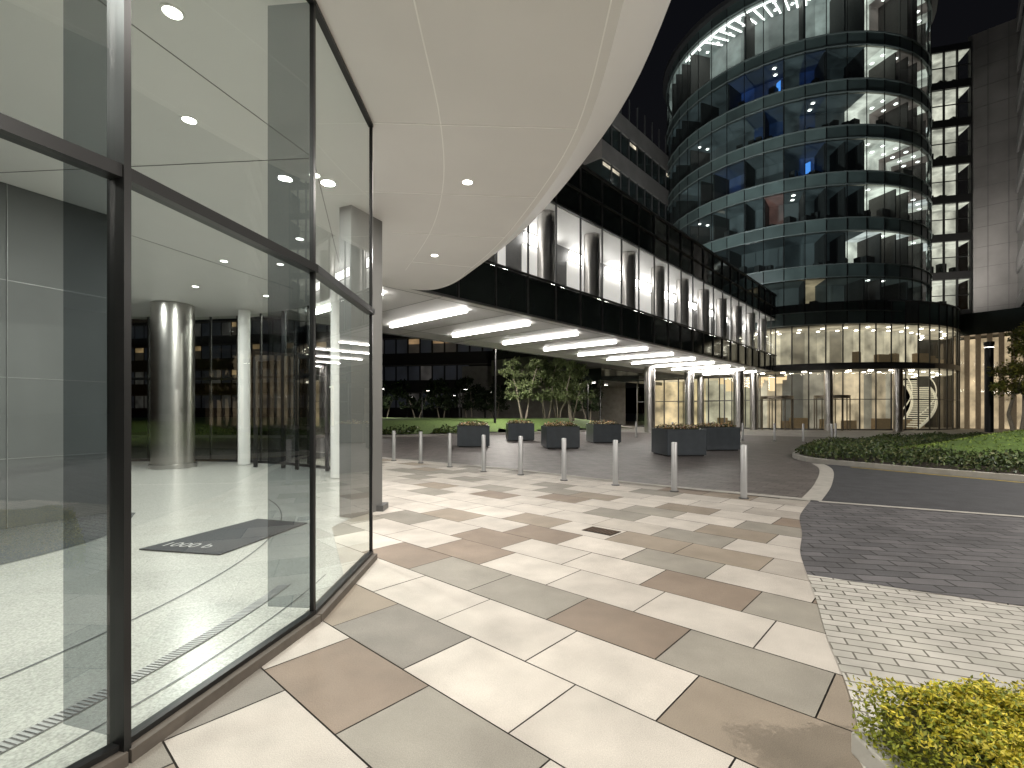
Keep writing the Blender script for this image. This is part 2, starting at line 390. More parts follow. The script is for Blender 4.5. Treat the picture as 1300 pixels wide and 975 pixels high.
FB=[(-1.443,4.95),(-2.35,6.3),(-2.15,7.75),(-3.0,10.6),(-4.6,12.6),(-6.6,14.0),(-8.3,14.7),(-10.2,15.0),(-12.2,14.8),(-14.5,14.0),(-16.5,12)]
gl=MB(); fr=MB()
for i in range(len(FB)-1):
    p,q=FB[i],FB[i+1]
    if i>=3: 
        gl.face([(*p,.04),(*q,.04),(*q,ZS),(*p,ZS)])
        fr.seg(p,q,2.5,2.58,.07); fr.seg(p,q,0.005,.08,.08)
        mid=((p[0]+q[0])/2,(p[1]+q[1])/2)
        fr.box(mid[0],mid[1],.05,.05,0.01,ZS-.01)
    if i>=3: fr.box(p[0],p[1],.10,.10,0.01,ZS-.01)
gl.done('rear_glazing',M_glassL,pav); fr.done('rear_frames',M_frame,pav)
m=MB(); m.seg((-2.10,7.5),(-2.38,6.9),0.0,ZS-.003,.22); 
m.done('grey_pier',pbr('pier_panel',(.16,.16,.155),.5,0,.08,1),pav)
m=MB(); m.box(-2.1,7.48,.30,.3,0,.09); m.done('pier_base',M_frameg,pav)
fl=[cp(a,CR-.02) for a in range(-120,6,6)]+FB[1:]+[(-20,10),(-20,-6),(-9,-6)]
sheet('lobby_floor',fl,.006,M_terr,pav)
def arcband(name,r0,r1,a0,a1,z,mat,n=50):
    m=MB()
    for k in range(n):
        t0=a0+(a1-a0)*k/n; t1=a0+(a1-a0)*(k+1)/n
        A,B,C,D=cp(t0,r0),cp(t0,r1),cp(t1,r1),cp(t1,r0)
        m.face([(*A,z),(*B,z),(*C,z),(*D,z)])
    return m.done(name,mat,pav)
arcband('perimeter_slot_grille',CR-.60,CR-.50,-90,0,.010,pbr('slot_grille',(.20,.20,.20),.4,.3,.1))
m=MB()
for k in range(450):
    a=-90+k*.2; A=cp(a,CR-.595);B=cp(a,CR-.505); m.seg(A,B,.011,.014,.014)
m.done('grille_bars',pbr('grille_bar',(.45,.45,.45),.4,.3,.1),pav)
arcband('floor_inlay_line',CR-1.28,CR-1.262,-90,40,.010,M_terrd)
arcband('floor_inlay_line_b',CR-.30,CR-.288,-90,2,.010,M_terrd)
sheet('dark_terrazzo_area',catmull([(-5.6,7.2),(-4.9,5.8),(-5.2,4.2),(-6.2,2.8)],6)+[(-9,2),(-9,8)],.011,M_terrd,pav)
W=[(-9.5,1.4),(-8.3,3.2),(-7.25,5.0),(-6.55,6.25),(-6.0,7.4),(-6.6,7.9),(-12,9.5)]
m=MB(); j=MB()
for i in range(len(W)-1):
    m.seg(W[i],W[i+1],.012,ZS-.003,.12)
    dx,dy=W[i+1][0]-W[i][0],W[i+1][1]-W[i][1]; l=math.hypot(dx,dy)
    if i<4: 
        for z in (.9,1.95,3.2): 
            A=(W[i][0]+dy/l*.064,W[i][1]-dx/l*.064);B=(W[i+1][0]+dy/l*.064,W[i+1][1]-dx/l*.064)
            j.seg(A,B,z,z+.01,.006)
        j.box(W[i+1][0]+dy/l*.065,W[i+1][1]-dx/l*.065,.010,.010,.02,ZS-.01,0)
m.done('stone_panel_wall',M_panel,pav); j.done('wall_joints',pbr('joint_silver',(.3,.3,.3),.4,.5),pav)
m=MB(); m.cyl(-9.25,13.2,.5,.02,ZS-.01,32)
m.done('steel_column',M_steel,pav,True)
m=MB(); m.lathe(-9.25,13.2,[(.56,.01),(.56,.12),(.51,.13)],32); m.done('column_skirt',M_steel,pav,True)
m=MB(); m.cyl(-7.7,13.9,.16,.02,ZS-.01,20); m.cyl(-4.0,11.0,.12,.02,ZS-.01,20); m.done('white_columns',M_soffit,pav,True)
m=MB(); 
for x0,y0 in ((-7.0,13.2),(-5.6,12.6)):
    m.box(x0,y0,.08,.08,.02,3.0); m.box(x0+.9,y0-.3,.08,.08,.02,3.0); m.seg((x0,y0),(x0+.9,y0-.3),2.9,3.05,.08)
m.done('inner_door_frames',M_frame,pav)
mt=empty('entrance_mat'); 
mm=MB(); mm.prism([(-4.05,5.25),(-3.05,5.05),(-2.75,6.5),(-3.55,6.75)],.012,.022); mm.done('mat_pile',pbr('mat_grey',(.04,.045,.053),.95,0,.2,50,.6,200),mt)
cu=bpy.data.curves.new('lettering','FONT'); cu.body='1000 b'; cu.size=.22; t=bpy.data.objects.new('lettering',cu); COL.objects.link(t)
t.location=(-3.92,5.36,.026); t.rotation_euler=(0,0,math.radians(-8)); t.parent=mt; cu.materials.append(pbr('mat_letters',(.4,.4,.4),.8))

inner=catmull([(-3,-4),(-1.2,-2.4),(0.0,-.7),(.5,.9),(.72,2.2),(.80,3.46),(.76,5.05),(.43,6.6),(-.14,8.45),(-.80,10.0),(-1.45,11.2),(-2.1,11.65),(-2.9,11.25),(-3.6,11.0)],6)
rest=[(-4.9,12.7),(-6.8,14.4),(-8.4,15.1),(-10.2,15.4),(-12.3,15.2),(-14.8,14.4),(-17,12.2),(-17,-4)]
sheet('canopy_soffit',inner+rest,ZS,M_soffit,pav)
n=len(inner); o1=[];o2=[]
for i in range(n):
    a=inner[max(i-1,0)]; c=inner[min(i+1,n-1)]; dx,dy=c[0]-a[0],c[1]-a[1]; l=math.hypot(dx,dy)
    o1.append((inner[i][0]+dy/l*.44,inner[i][1]-dx/l*.44)); o2.append((inner[i][0]+dy/l*.5,inner[i][1]-dx/l*.5))
fa=MB()
prof=[(inner,ZS+.003),(o1,ZS+.36),(o2,ZS+.44),(o2,ZS+.52)]
for pts,z in prof: fa.v+=[(p[0],p[1],z) for p in pts]
for k in range(3):
    for i in range(n-1): fa.f.append((k*n+i,k*n+i+1,(k+1)*n+i+1,(k+1)*n+i)); fa.c.append((1,1,1))
fa.done('canopy_fascia',M_soffit,pav,True)
sheet('canopy_roof',o2+rest,ZS+.52,M_frameg,pav)
def cxat(y):
    for i in range(len(inner)-1):
        if (inner[i][1]-y)*(inner[i+1][1]-y)<=0 and inner[i+1][1]!=inner[i][1] and inner[i][0]>-2.2:
            t_=(y-inner[i][1])/(inner[i+1][1]-inner[i][1]); return inner[i][0]+t_*(inner[i+1][0]-inner[i][0])
    return .5
m=MB()
ring=[(p[0]-.09*(1 if p[0]>-1 else .5),p[1]-.02) for p in inner[6:62]]
zz=ZS-.004
for i in range(len(ring)-1): m.seg(ring[i],ring[i+1],zz,ZS-.001,.012)
mid=catmull([(-.66,1.6),(-.70,3.46),(-.73,4.97),(-.92,6.4),(-1.37,8.0),(-2.2,10.0)],5)
for i in range(len(mid)-1): m.seg(mid[i],mid[i+1],zz-.001,ZS-.001,.012)
for y,tl in ((4.97,.05),(6.5,.12),(7.95,.2),(9.5,.3)):
    xl={4.97:-1.40}.get(y,-1.95)
    m.seg((xl,y-.05),(cxat(y+tl)-.08,y+tl),zz-.002,ZS-.001,.012)
m.done('soffit_joints',M_seam,pav)
m=MB()
m.seg((-3.0,3.3),(-2.3,5.6),zz,ZS-.001,.010); m.seg((-3.0,3.3),(-2.0,2.6),zz,ZS-.001,.010); m.seg((-7,6.0),(-2.3,5.6),zz-.001,ZS-.001,.010); m.seg((-2.3,5.6),(-3.4,9.5),zz-.001,ZS-.001,.010)
m.seg((-3.0,3.3),(-3.8,.5),zz-.001,ZS-.001,.010); m.seg((-5.2,11.5),(-7,6),zz-.001,ZS-.001,.010)
m.done('lobby_ceiling_joints',M_seamd,pav)
def downlight(x,y,z,p,r=.065,par=pav,col=(1,.94,.86)):
    m=MB(); m.lathe(x,y,[(r+.018,z-.002),(r+.018,z-.008),(r,z-.008),(r*.95,z-.003)],24); m.done('downlight_trim',M_soffit,par,True)
    m=MB(); m.face([(x+r*.95*math.cos(-k*math.pi/8),y+r*.95*math.sin(-k*math.pi/8),z-.0075) for k in range(16)]); m.done('downlight_lens',M_down,par)
    if p: area('downlight_lamp',(x,y,z-.03),p,.16,parent=par,col=col)
for x,y,p in [(-.57,6.18,95),(-1.45,9.06,95),(-.45,2.9,50),(-.75,.2,60),(.1,.9,40)]: downlight(x,y,ZS,p)
for x,y,p in [(-3.25,4.87,72),(-2.5,3.56,0),(-2.45,6.0,58),(-4.6,6.6,0),(-4.4,2.6,100),(-3.3,1.2,58),(-5.6,9.4,95),(-4.6,9.6,0),(-7.4,11.3,100),(-9.5,11.3,100),(-10.9,12.6,0),(-6.2,12.2,0),(-3.6,8.2,72)]: downlight(x,y,ZS,p,col=(1,.985,.94))

# ------------------------------------------------------------ sky bridge
br=empty('sky_bridge')
P0=(-3.3,12.9); nn=(-.740,.673)
def bp_(s,n): return (P0[0]+d1[0]*s+nn[0]*n, P0[1]+d1[1]*s+nn[1]*n)
S0,S1=-9,38.4; BW=7.3
m=MB(); m.prism([bp_(S0,.06),bp_(S1,.06),bp_(S1,BW),bp_(S0,BW)],5.0,5.25); m.done('soffit',M_soffit,br)
m=MB(); jn=MB(); housing=MB()
for k in range(-3,11):
    s=3.69+3.27*k
    m.seg(bp_(s,1.0),bp_(s,5.4),4.89,4.94,.13)
    housing.seg(bp_(s,1.2),bp_(s,5.2),4.941,4.999,.04)
    jn.seg(bp_(s+1.63,.1),bp_(s+1.63,BW-.1),4.994,4.999,.015)
for n_ in (.5,5.9): jn.seg(bp_(S0,n_),bp_(S1,n_),4.993,4.998,.015)
m.done('linear_lamps',M_white_em,br); jn.done('soffit_joints',M_seamd,br); housing.done('lamp_housings',M_soffit,br)
sp=MB(); fr=MB(); top=MB()
s=S0; mod=3.27
while s<S1-.1:
    s2=min(s+mod/2,S1)
    sp.seg(bp_(s+.02,.03),bp_(s2-.02,.03),4.95,6.33,.05)
    top.seg(bp_(s+.02,.03),bp_(s2-.02,.03),9.45,11.45,.05)
    fr.seg(bp_(s-.02,-.03),bp_(s+.02,-.03),4.95,11.5,.07)
    s=s2
for z,h in ((4.93,.06),(6.33,.07),(9.38,.07),(10.4,.05),(11.45,.1)): fr.seg(bp_(S0,-.045),bp_(S1,-.045),z,z+h,.09)
sp.done('lower_spandrel_glass',M_darkglass,br); top.done('upper_dark_glass',M_darkglass,br); fr.done('mullions',M_frameg,br)
m=MB(); m.face([(*bp_(S0,.0),6.4),(*bp_(S1,.0),6.4),(*bp_(S1,0),9.38),(*bp_(S0,0),9.38)]); m.done('corridor_glazing',glass('corridor_glass',(.92,.93,.92),1.3),br)
m=MB(); m.prism([bp_(S0,.08),bp_(S1,.08),bp_(S1,BW),bp_(S0,BW)],6.2,6.35); m.prism([bp_(S0,.08),bp_(S1,.08),bp_(S1,BW),bp_(S0,BW)],9.4,9.6); m.done('floor_and_ceiling',M_soffit,br)
m=MB(); m.seg(bp_(S0,2.6),bp_(S1,2.6),6.36,9.39,.1); m.done('corridor_wall',pbr('corridor_wall',(.16,.16,.16),.5,0,.1),br)
m=MB(); em=MB(); cl=MB(); ug=MB()
for k in range(-3,12):
    s=7.75+mod*k
    if s>S1-.5: break
    cl.cyl(*bp_(s,.75),.36,6.36,9.39,28)
    m.seg(bp_(s+.55,2.5),bp_(s+2.75,2.5),6.5,8.75,.06)
    em.seg(bp_(s+.55,2.35),bp_(s+2.75,2.35),8.8,9.2,.1)
    ug.box(*bp_(s-.3,.2),.16,.16,6.36,6.42); ug.box(*bp_(s+.3,.2),.16,.16,6.36,6.42)
m.done('white_glow_panels',pbr('white_panel_glow',(.8,.79,.76),.5,0,.04,emis=(1,.97,.93),es=.40),br); em.done('corridor_lamps',emit('corridor_lamp',(1,.97,.93),8),br); cl.done('steel_columns',M_steel,br,True)  # wall panels emit a little themselves, glow added to look brightly lit
ug.done('column_uplights',emit('uplight',(1,.97,.93),30),br)
m=MB(); m.prism([bp_(S0,.3),bp_(S1,.3),bp_(S1,BW),bp_(S0,BW)],11.0,11.3); m.seg(bp_(S0,BW),bp_(S1,BW),4.97,11.5,.1); m.done('roof_and_rear_wall',M_frameg,br)
m=MB()
for s,n_ in ((33.5,1.5),(33.5,5.5),(27,5.9)): m.cyl(*bp_(s,n_),.4,0.01,4.99,28)
m.done('support_columns',M_steel,br,True)

# ------------------------------------------------------------ tower
tw=empty('round_office_tower')
TC=(29.4,52.3)
def tp(phi,r,C=TC):
    p=math.radians(phi); c,s_=math.cos(p),math.sin(p)
    return (C[0]-r*c*.490+r*s_*.8717, C[1]-r*c*.8717-r*s_*.490)
NF=48; DA=360/NF; TR=12.0
levels=[9.5,13.4,17.25,21.1,24.95,28.8,32.7,38.6]
def ringprism(mb,r0,r1,z0,z1,a0=-180,a1=180,n=96,C=TC,col=(1,1,1),colf=None):
    for k in range(n):
        t0=a0+(a1-a0)*k/n; t1=a0+(a1-a0)*(k+1)/n
        c=colf(k) if colf else col
        mb.prism([tp(t0,r0,C),tp(t0,r1,C),tp(t1,r1,C),tp(t1,r0,C)],z0,z1,c)
sp=MB(); ln=MB(); gl=MB(); mu=MB(); slab=MB()
rt=random.Random(5)
def scol(k): 
    q=rt.uniform(.7,1.4); return (.080*q,.112*q,.107*q)
for i,z in enumerate(levels):
    h=.50
    ringprism(sp,TR-.08,TR+.02,z-h,z+h,n=NF,colf=scol)
    for dz in (-h-.06,h): ringprism(ln,TR-.03,TR+.14,z+dz,z+dz+.07,n=NF)
    slab.cyl(*TC,TR-.15,z-.12,z+.12,64)
for i in range(len(levels)-1):
    z0,z1=levels[i]+.5,levels[i+1]-.5
    for k in range(NF):
        A=tp(k*DA,TR);B=tp(k*DA+DA,TR); gl.face([(*A,z0),(*B,z0),(*B,z1),(*A,z1)])
for k in range(NF):
    p=tp(k*DA,TR+.04); mu.box(p[0],p[1],.05,.05,9.0,38.9,0)
sp.done('spandrel_rings',M_spand,tw); ln.done('transom_rings',pbr('alu_ring',(.20,.24,.23),.4,.3,.1),tw); gl.done('glazing',M_tglass,tw); mu.done('mullions',M_frame,tw); slab.done('floor_slabs',M_conc,tw)
inn=MB(); lam=MB(); part=MB()
for i in range(len(levels)-1):
    z0,z1=levels[i]+.13,levels[i+1]-.62
    for k in range(-24,24):
        a0,a1=k*DA,k*DA+DA; mid_=a0+DA/2
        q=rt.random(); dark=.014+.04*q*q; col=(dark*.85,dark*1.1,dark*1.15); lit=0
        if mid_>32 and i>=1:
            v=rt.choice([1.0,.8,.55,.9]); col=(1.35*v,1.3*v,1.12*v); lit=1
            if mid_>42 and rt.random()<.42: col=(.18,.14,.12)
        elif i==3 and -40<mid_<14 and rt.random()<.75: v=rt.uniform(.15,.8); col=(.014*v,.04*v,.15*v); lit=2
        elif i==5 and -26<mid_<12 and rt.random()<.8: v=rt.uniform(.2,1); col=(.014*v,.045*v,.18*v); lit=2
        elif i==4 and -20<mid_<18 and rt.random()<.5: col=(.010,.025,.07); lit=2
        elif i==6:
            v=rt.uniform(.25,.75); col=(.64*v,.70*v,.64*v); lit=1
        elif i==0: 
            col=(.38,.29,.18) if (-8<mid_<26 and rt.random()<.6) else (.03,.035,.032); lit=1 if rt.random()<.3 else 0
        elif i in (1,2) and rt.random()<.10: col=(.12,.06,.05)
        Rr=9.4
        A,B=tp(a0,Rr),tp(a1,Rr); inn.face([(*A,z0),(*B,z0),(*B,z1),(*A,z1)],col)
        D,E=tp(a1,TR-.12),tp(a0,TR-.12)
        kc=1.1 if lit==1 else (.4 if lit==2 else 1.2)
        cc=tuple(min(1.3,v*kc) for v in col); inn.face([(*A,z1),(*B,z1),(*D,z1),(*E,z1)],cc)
        if rt.random()<.5:
            p,q_=tp(a0,9.4),tp(a0,TR-.3); part.seg(p,q_,z0,z1,.12)
        if lit==1 and rt.random()<.8 or rt.random()<.10:
            for rr in (10.2,11.2):
                x,y=tp(mid_,rr); lam.box(x,y,.22,.22,z1-.06,z1-.02)
        for q2 in range(2):
            if rt.random()<.6 and i<6:
                x,y=tp(mid_+rt.uniform(-2,2),rt.uniform(10.3,11.4)); part.box(x,y,rt.uniform(.3,1.2),.5,z0,z0+rt.uniform(.7,1.5),rt.random())
inn.done('room_glow_walls',M_attr,tw); part.done('partitions_and_furniture',pbr('partition',(.10,.09,.085),.6),tw)  # back walls and ceilings glow by face colour, standing in for room lighting
for k in range(-36,10,4):
    lam.seg(tp(k+2.5,9.6),tp(k,11.45),levels[7]-.72,levels[7]-.68,.11)
ringprism(lam,11.5,11.62,levels[7]-.74,levels[7]-.68,-50,12,24)
lam.done('ceiling_lamps',emit('office_lamp',(1,.97,.9),9),tw)
for k,i in ((9,3),(-3,5)):
    m=MB(); a,b_=tp(k,10.6),tp(k+1.6,10.9); m.seg(a,b_,levels[i]+1.3,levels[i]+2.2,.06); m.done('blue_screen',emit('screen_blue',(.1,.35,1),1.6),tw)
m=MB(); m.cyl(*TC,TR+.5,39.05,39.5,72); m.done('roof_disc',M_frameg,tw)

pd=empty('tower_podium_lobby')
PC=(31.6,54.2); PR=13.6
sp=MB(); fr=MB(); gl=MB(); it=MB(); fu=MB()
A0,A1=-60,110; NP=32
ringprism(sp,PR-.1,PR,9.05,10.9,A0,A1,NP,PC,colf=lambda k:(.07*rt.uniform(.7,1.5),.12*rt.uniform(.8,1.2),.11))
ringprism(fr,PR-.05,PR+.12,9.0,9.1,A0,A1,NP,PC); ringprism(fr,PR-.05,PR+.12,10.85,10.95,A0,A1,NP,PC)
ringprism(fr,PR-.1,PR+.1,5.3,5.75,A0,A1,NP,PC)
ringprism(fr,PR-.05,PR+.06,2.6,2.66,A0,A1,NP,PC); ringprism(fr,PR-.1,PR+.06,.01,.12,A0,A1,NP,PC)
for k in range(NP+1):
    t_=A0+(A1-A0)*k/NP; p=tp(t_,PR+.02,PC); fr.box(p[0],p[1],.08,.08,.01,10.9)
    if k<NP:
        t2=A0+(A1-A0)*(k+1)/NP; q=tp(t2,PR,PC); p=tp(t_,PR,PC)
        gl.face([(*p,.1),(*q,.1),(*q,5.3),(*p,5.3)]); gl.face([(*p,5.75),(*q,5.75),(*q,9.0),(*p,9.0)])
        for (z0,z1,up) in ((.02,5.2,0),(5.8,8.9,1)):
            mid_=(t_+t2)/2; v=rt.uniform(.5,.95)
            if up: c=(.82*v,.72*v,.52*v) if rt.random()<.75 else (.2,.17,.12)
            else: c=(.75*v,.59*v,.39*v) if rt.random()<.6 else (.40*v,.36*v,.28*v)
            if not up and -6<mid_<16: c=(.06,.06,.056) if rt.random()<.5 else (.26,.23,.18)
            rr=9.4 if not up else 10.6
            a_,b_=tp(t_,rr,PC),tp(t2,rr,PC); it.face([(*a_,z0),(*b_,z0),(*b_,z1),(*a_,z1)],c)
            d_,e_=tp(t2,PR-.15,PC),tp(t_,PR-.15,PC); it.face([(*a_,z1),(*b_,z1),(*d_,z1),(*e_,z1)],(.75*v,.64*v,.46*v))
            if rt.random()<.45:
                x,y=tp(mid_,rr+1.4,PC); fu.box(x,y,rt.uniform(.8,1.8),.5,z0,z0+rt.uniform(.6,1.0),rt.random())
sp.done('parapet_glass',M_spand,pd); fr.done('frames',M_frameg,pd); gl.done('glazing',M_glassL,pd); it.done('lobby_glow_walls',M_attr,pd)  # lobby walls and ceilings carry their light as painted emission
fu.done('lobby_furniture',pbr('oak_furniture',(.30,.20,.11),.5,emis=(1,.8,.5),es=.04),pd)
m=MB(); ringprism(m,0.5,PR-.12,5.35,5.7,A0,A1,30,PC); ringprism(m,.5,PR-.12,9.1,9.3,A0,A1,30,PC); ringprism(m,.5,PR-.3,10.4,10.6,A0,A1,30,PC); m.done('floor_slabs',M_conc,pd)
m=MB()
for k in range(-50,100,8):
    for rr in (10.6,12.2):
        x,y=tp(k,rr,PC); m.box(x,y,.2,.2,5.12,5.17); x,y=tp(k+3,rr+.4,PC); m.box(x,y,.2,.2,8.82,8.87)
m.done('ceiling_lamps',emit('lobby_lamp',(1,.93,.78),12),pd)
m=MB(); ringprism(m,PR+.12,PR+3.0,4.95,5.3,-42,34,30,PC); m.done('entrance_canopy',M_frameg,pd)
m=MB()
for k in (-30,-12,8,26): x,y=tp(k,PR+2.2,PC); m.cyl(x,y,.32,.01,4.94,24)
m.done('canopy_columns',M_steel,pd,True)
m=MB()
for k in range(-40,34,6): x,y=tp(k,PR+1.5,PC); m.box(x,y,.26,.26,4.91,4.945)
m.done('canopy_downlights',emit('canopy_lamp',(1,.9,.72),35),pd)
m=MB()
for k in (-6,10):
    x,y=tp(k,PR+.9,PC); m.lathe(x,y,[(1.3,2.7),(1.3,2.95),(.01,2.95)],28); m.lathe(x,y,[(.01,2.7),(1.3,2.7)],28)
    for a in range(0,360,45): m.box(x+1.27*math.cos(math.radians(a)),y+1.27*math.sin(math.radians(a)),.06,.06,.01,2.7)
m.done('revolving_doors',pbr('door_bronze',(.30,.26,.21),.35,.7),pd)
m=MB()
for i in range(24):
    a=52+i*2.2; z=.2+i*.2; x0,y0=tp(a,10.2,PC); x1,y1=tp(a,12.0,PC); m.seg((x0,y0),(x1,y1),z,z+.1,.40)
for rr in (10.2,12.0):
    for i in range(24):
        a=52+i*2.2; z=.2+i*.2; m.tube((*tp(a,rr,PC),z+1.0),(*tp(a+2.2,rr,PC),z+1.2),.05,.05,6); m.tube((*tp(a,rr,PC),z-.05),(*tp(a+2.2,rr,PC),z+.15),.12,.12,6)
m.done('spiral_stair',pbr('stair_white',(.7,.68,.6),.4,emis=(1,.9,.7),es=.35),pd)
lw=empty('lobby_wing')
Q0,Q1=(13.2,51.0),(22.4,44.0)
m=MB(); g2=MB(); it=MB()
dx,dy=Q1[0]-Q0[0],Q1[1]-Q0[1]; 
for i in range(9):
    p=(Q0[0]+dx*i/8,Q0[1]+dy*i/8); m.box(p[0],p[1],.1,.12,.01,4.9,math.radians(-38))
    if i<8:
        q=(Q0[0]+dx*(i+1)/8,Q0[1]+dy*(i+1)/8); g2.face([(*p,.05),(*q,.05),(*q,4.9),(*p,4.9)])
        v=rt.uniform(.6,1.1); c=(.95*v,.72*v,.42*v) if i<4 else (.62*v,.55*v,.42*v)
        a_=(p[0]+2.6,p[1]+3.4); b_=(q[0]+2.6,q[1]+3.4)
        it.face([(*a_,.02),(*b_,.02),(*b_,4.85),(*a_,4.85)],c); it.face([(*p,4.85),(*q,4.85),(*b_,4.85),(*a_,4.85)],(.8,.66,.46))
m.seg(Q0,Q1,2.6,2.68,.1); m.seg(Q0,Q1,4.8,5.0,.14); m.seg(Q0,Q1,0.01,.12,.1)
m.done('frames',M_frameg,lw); g2.done('glazing',M_glassL,lw); it.done('lobby_glow_walls',M_attr,lw)  # wing's back wall and ceiling glow in place of real lobby lighting
m=MB(); m.prism([(12.5,50.2),(21.5,42.6),(26,46),(17,55)],4.9,5.3); m.done('canopy_slab',M_conc,lw)
m=MB(); r2=random.Random(2)
for i in range(26): 
    x=20.5+r2.uniform(0,5.5); y=45.5+r2.uniform(0,2.5); m.box(x,y,1.2,.12,3.6+.35*r2.randint(0,4),3.72+.35*r2.randint(0,4)+.3,math.radians(-10))
m.done('pendant_light_fins',emit('warm_fin',(1,.72,.42),1.3),lw)

lk=empty('stair_link_block')
m=MB(); it=MB(); fr=MB(); g2=MB()
L0,L1=(41.6,49.6),(45.9,48.4)
zz0=11.2
for i in range(7):
    z=zz0+3.85*i - .1
    fr.seg(L0,L1,z,z+.75,.3)
    fr.seg(L0,L1,z+2.2,z+2.27,.12)
    for k in range(4):
        t0,t1=k/4,(k+1)/4; p=(L0[0]+4.3*t0,L0[1]-1.2*t0); q=(L0[0]+4.3*t1,L0[1]-1.2*t1)
        g2.face([(*p,z+.75),(*q,z+.75),(*q,z+3.85),(*p,z+3.85)])
        v=r2.uniform(.45,1); c=(.85*v,.84*v,.72*v)
        it.face([(p[0]+.7,p[1]+2.4,z+.6),(q[0]+.7,q[1]+2.4,z+.6),(q[0]+.7,q[1]+2.4,z+3.84),(p[0]+.7,p[1]+2.4,z+3.84)],c)
        it.face([(p[0],p[1]+.05,z+3.8),(q[0],q[1]+.05,z+3.8),(q[0]+.7,q[1]+2.4,z+3.8),(p[0]+.7,p[1]+2.4,z+3.8)],(.6,.6,.52))
        if r2.random()<.7: fr.box(p[0]+.8,p[1]+1.2,.7,.5,z+.76,z+.76+r2.uniform(.5,1.2))
for k in range(5):
    t0=k/4; fr.box(L0[0]+4.3*t0,L0[1]-1.2*t0,.1,.2,9,38.1,0)
fr.seg(L0,L1,38,38.6,.3)
fr.done('frames_and_floors',M_frame,lk); g2.done('glazing',M_glassL,lk); it.done('landing_glow_walls',M_attr,lk)  # landing walls and ceilings emit, light painted into their colour
m=MB(); m.seg(L0,L1,0,11.0,.2); m.done('base_wall',M_frameg,lk)
mw=empty('metal_panel_building')
m=MB(); j=MB()
W0=(46.1,48.9); W1=(49.3,45.9)
m.prism([W0,W1,(80,73),(76,77)],0,39.5); m.done('metal_end_wall',pbr('metal_panel',(.20,.195,.19),.4,.3,.4,.22),mw)
for z in range(2,40,2): j.seg((W0[0]-.002,W0[1]-.002),(W1[0]-.002,W1[1]-.002),z,z+.03,.012)
for t_ in (.33,.66): 
    x,y=W0[0]+(W1[0]-W0[0])*t_,W0[1]+(W1[1]-W0[1])*t_; j.box(x,y,.04,.04,0,39.4,math.radians(-43))
j.done('panel_joints',M_frameg,mw)
m=MB(); m2=MB()
W2=(48.45-.673*12,46.35-.74*12); Wc=(48.45,46.35)
m.prism([Wc,W2,(W2[0]+20,W2[1]-12),(70,56)],10.6,37.8); m.done('side_block',M_darkglass,mw)
for i in range(8):
    z=11+3.85*i; m2.seg((Wc[0]-.05,Wc[1]-.1),(W2[0],W2[1]),z,z+1.3,.25)
m2.done('horizontal_bands',pbr('band_panel',(.16,.16,.16),.4,.5,.1,.3),mw)
def fill_flood(x,y,z,p,aim,col=(1,.96,.9),post=.6):  # invented fixture: fill light added to brighten dark facades
    o=empty('added_fill_light',(0,0,0)); m=MB(); d=(Vector(aim)-Vector((x,y,z))).normalized(); c=Vector((x,y,z))-d*.05
    m.tube(c-d*.25,c-d*.02,.16,.30,16); m.tube((x,y,z-post),(x,y,z-.1),.05,.05,8); m.done('fill_housing_stand',M_pole,o)
    area('lamp',(x,y,z),p,.4,parent=o,aim=aim,col=col,spread=120)
fill_flood(40.6,44.2,11.1,800,(47.5,47.5,24),(1,.93,.85))  # added fill on the metal end wall
fill_flood(*bp_(24,4),12.0,1050,(25,42,26),(.90,.97,1))  # added fill to lift the tower spandrels
fill_flood(*bp_(12,5),12.0,600,(10,46,22))  # added fill towards the office block

rw=empty('lobby_block')
m=MB(); it=MB(); g2=MB()
E0,E1=(41.6,45.3),(47,38)
for i in range(13):
    t0=i/12; p=(E0[0]+(E1[0]-E0[0])*t0,E0[1]+(E1[1]-E0[1])*t0); m.box(p[0],p[1],.12,.35,.01,8.6,math.radians(35))
    if i<12:
        t1=(i+1)/12; q=(E0[0]+(E1[0]-E0[0])*t1,E0[1]+(E1[1]-E0[1])*t1)
        v=r2.uniform(.7,1); c=(.85*v,.64*v,.41*v); o_=(1.8,1.6)
        it.face([(p[0]+o_[0],p[1]+o_[1],.02),(q[0]+o_[0],q[1]+o_[1],.02),(q[0]+o_[0],q[1]+o_[1],8.5),(p[0]+o_[0],p[1]+o_[1],8.5)],c)
        g2.face([(*p,.05),(*q,.05),(*q,8.5),(*p,8.5)])
m.done('stone_fins',pbr('stone_fin',(.4,.33,.25),.6,emis=(1,.7,.45),es=.03),rw); it.done('lobby_glow_walls',M_attr,rw); g2.done('glazing',M_glassL,rw)  # warm light painted as emission on the wall behind the fins
m=MB(); m.seg(E0,E1,8.6,10.6,.5); m.done('spandrel',M_darkglass,rw)
m=MB(); m.prism([E0,E1,(60,46),(52,55)],8.65,10.4); m.done('roof',M_frameg,rw)

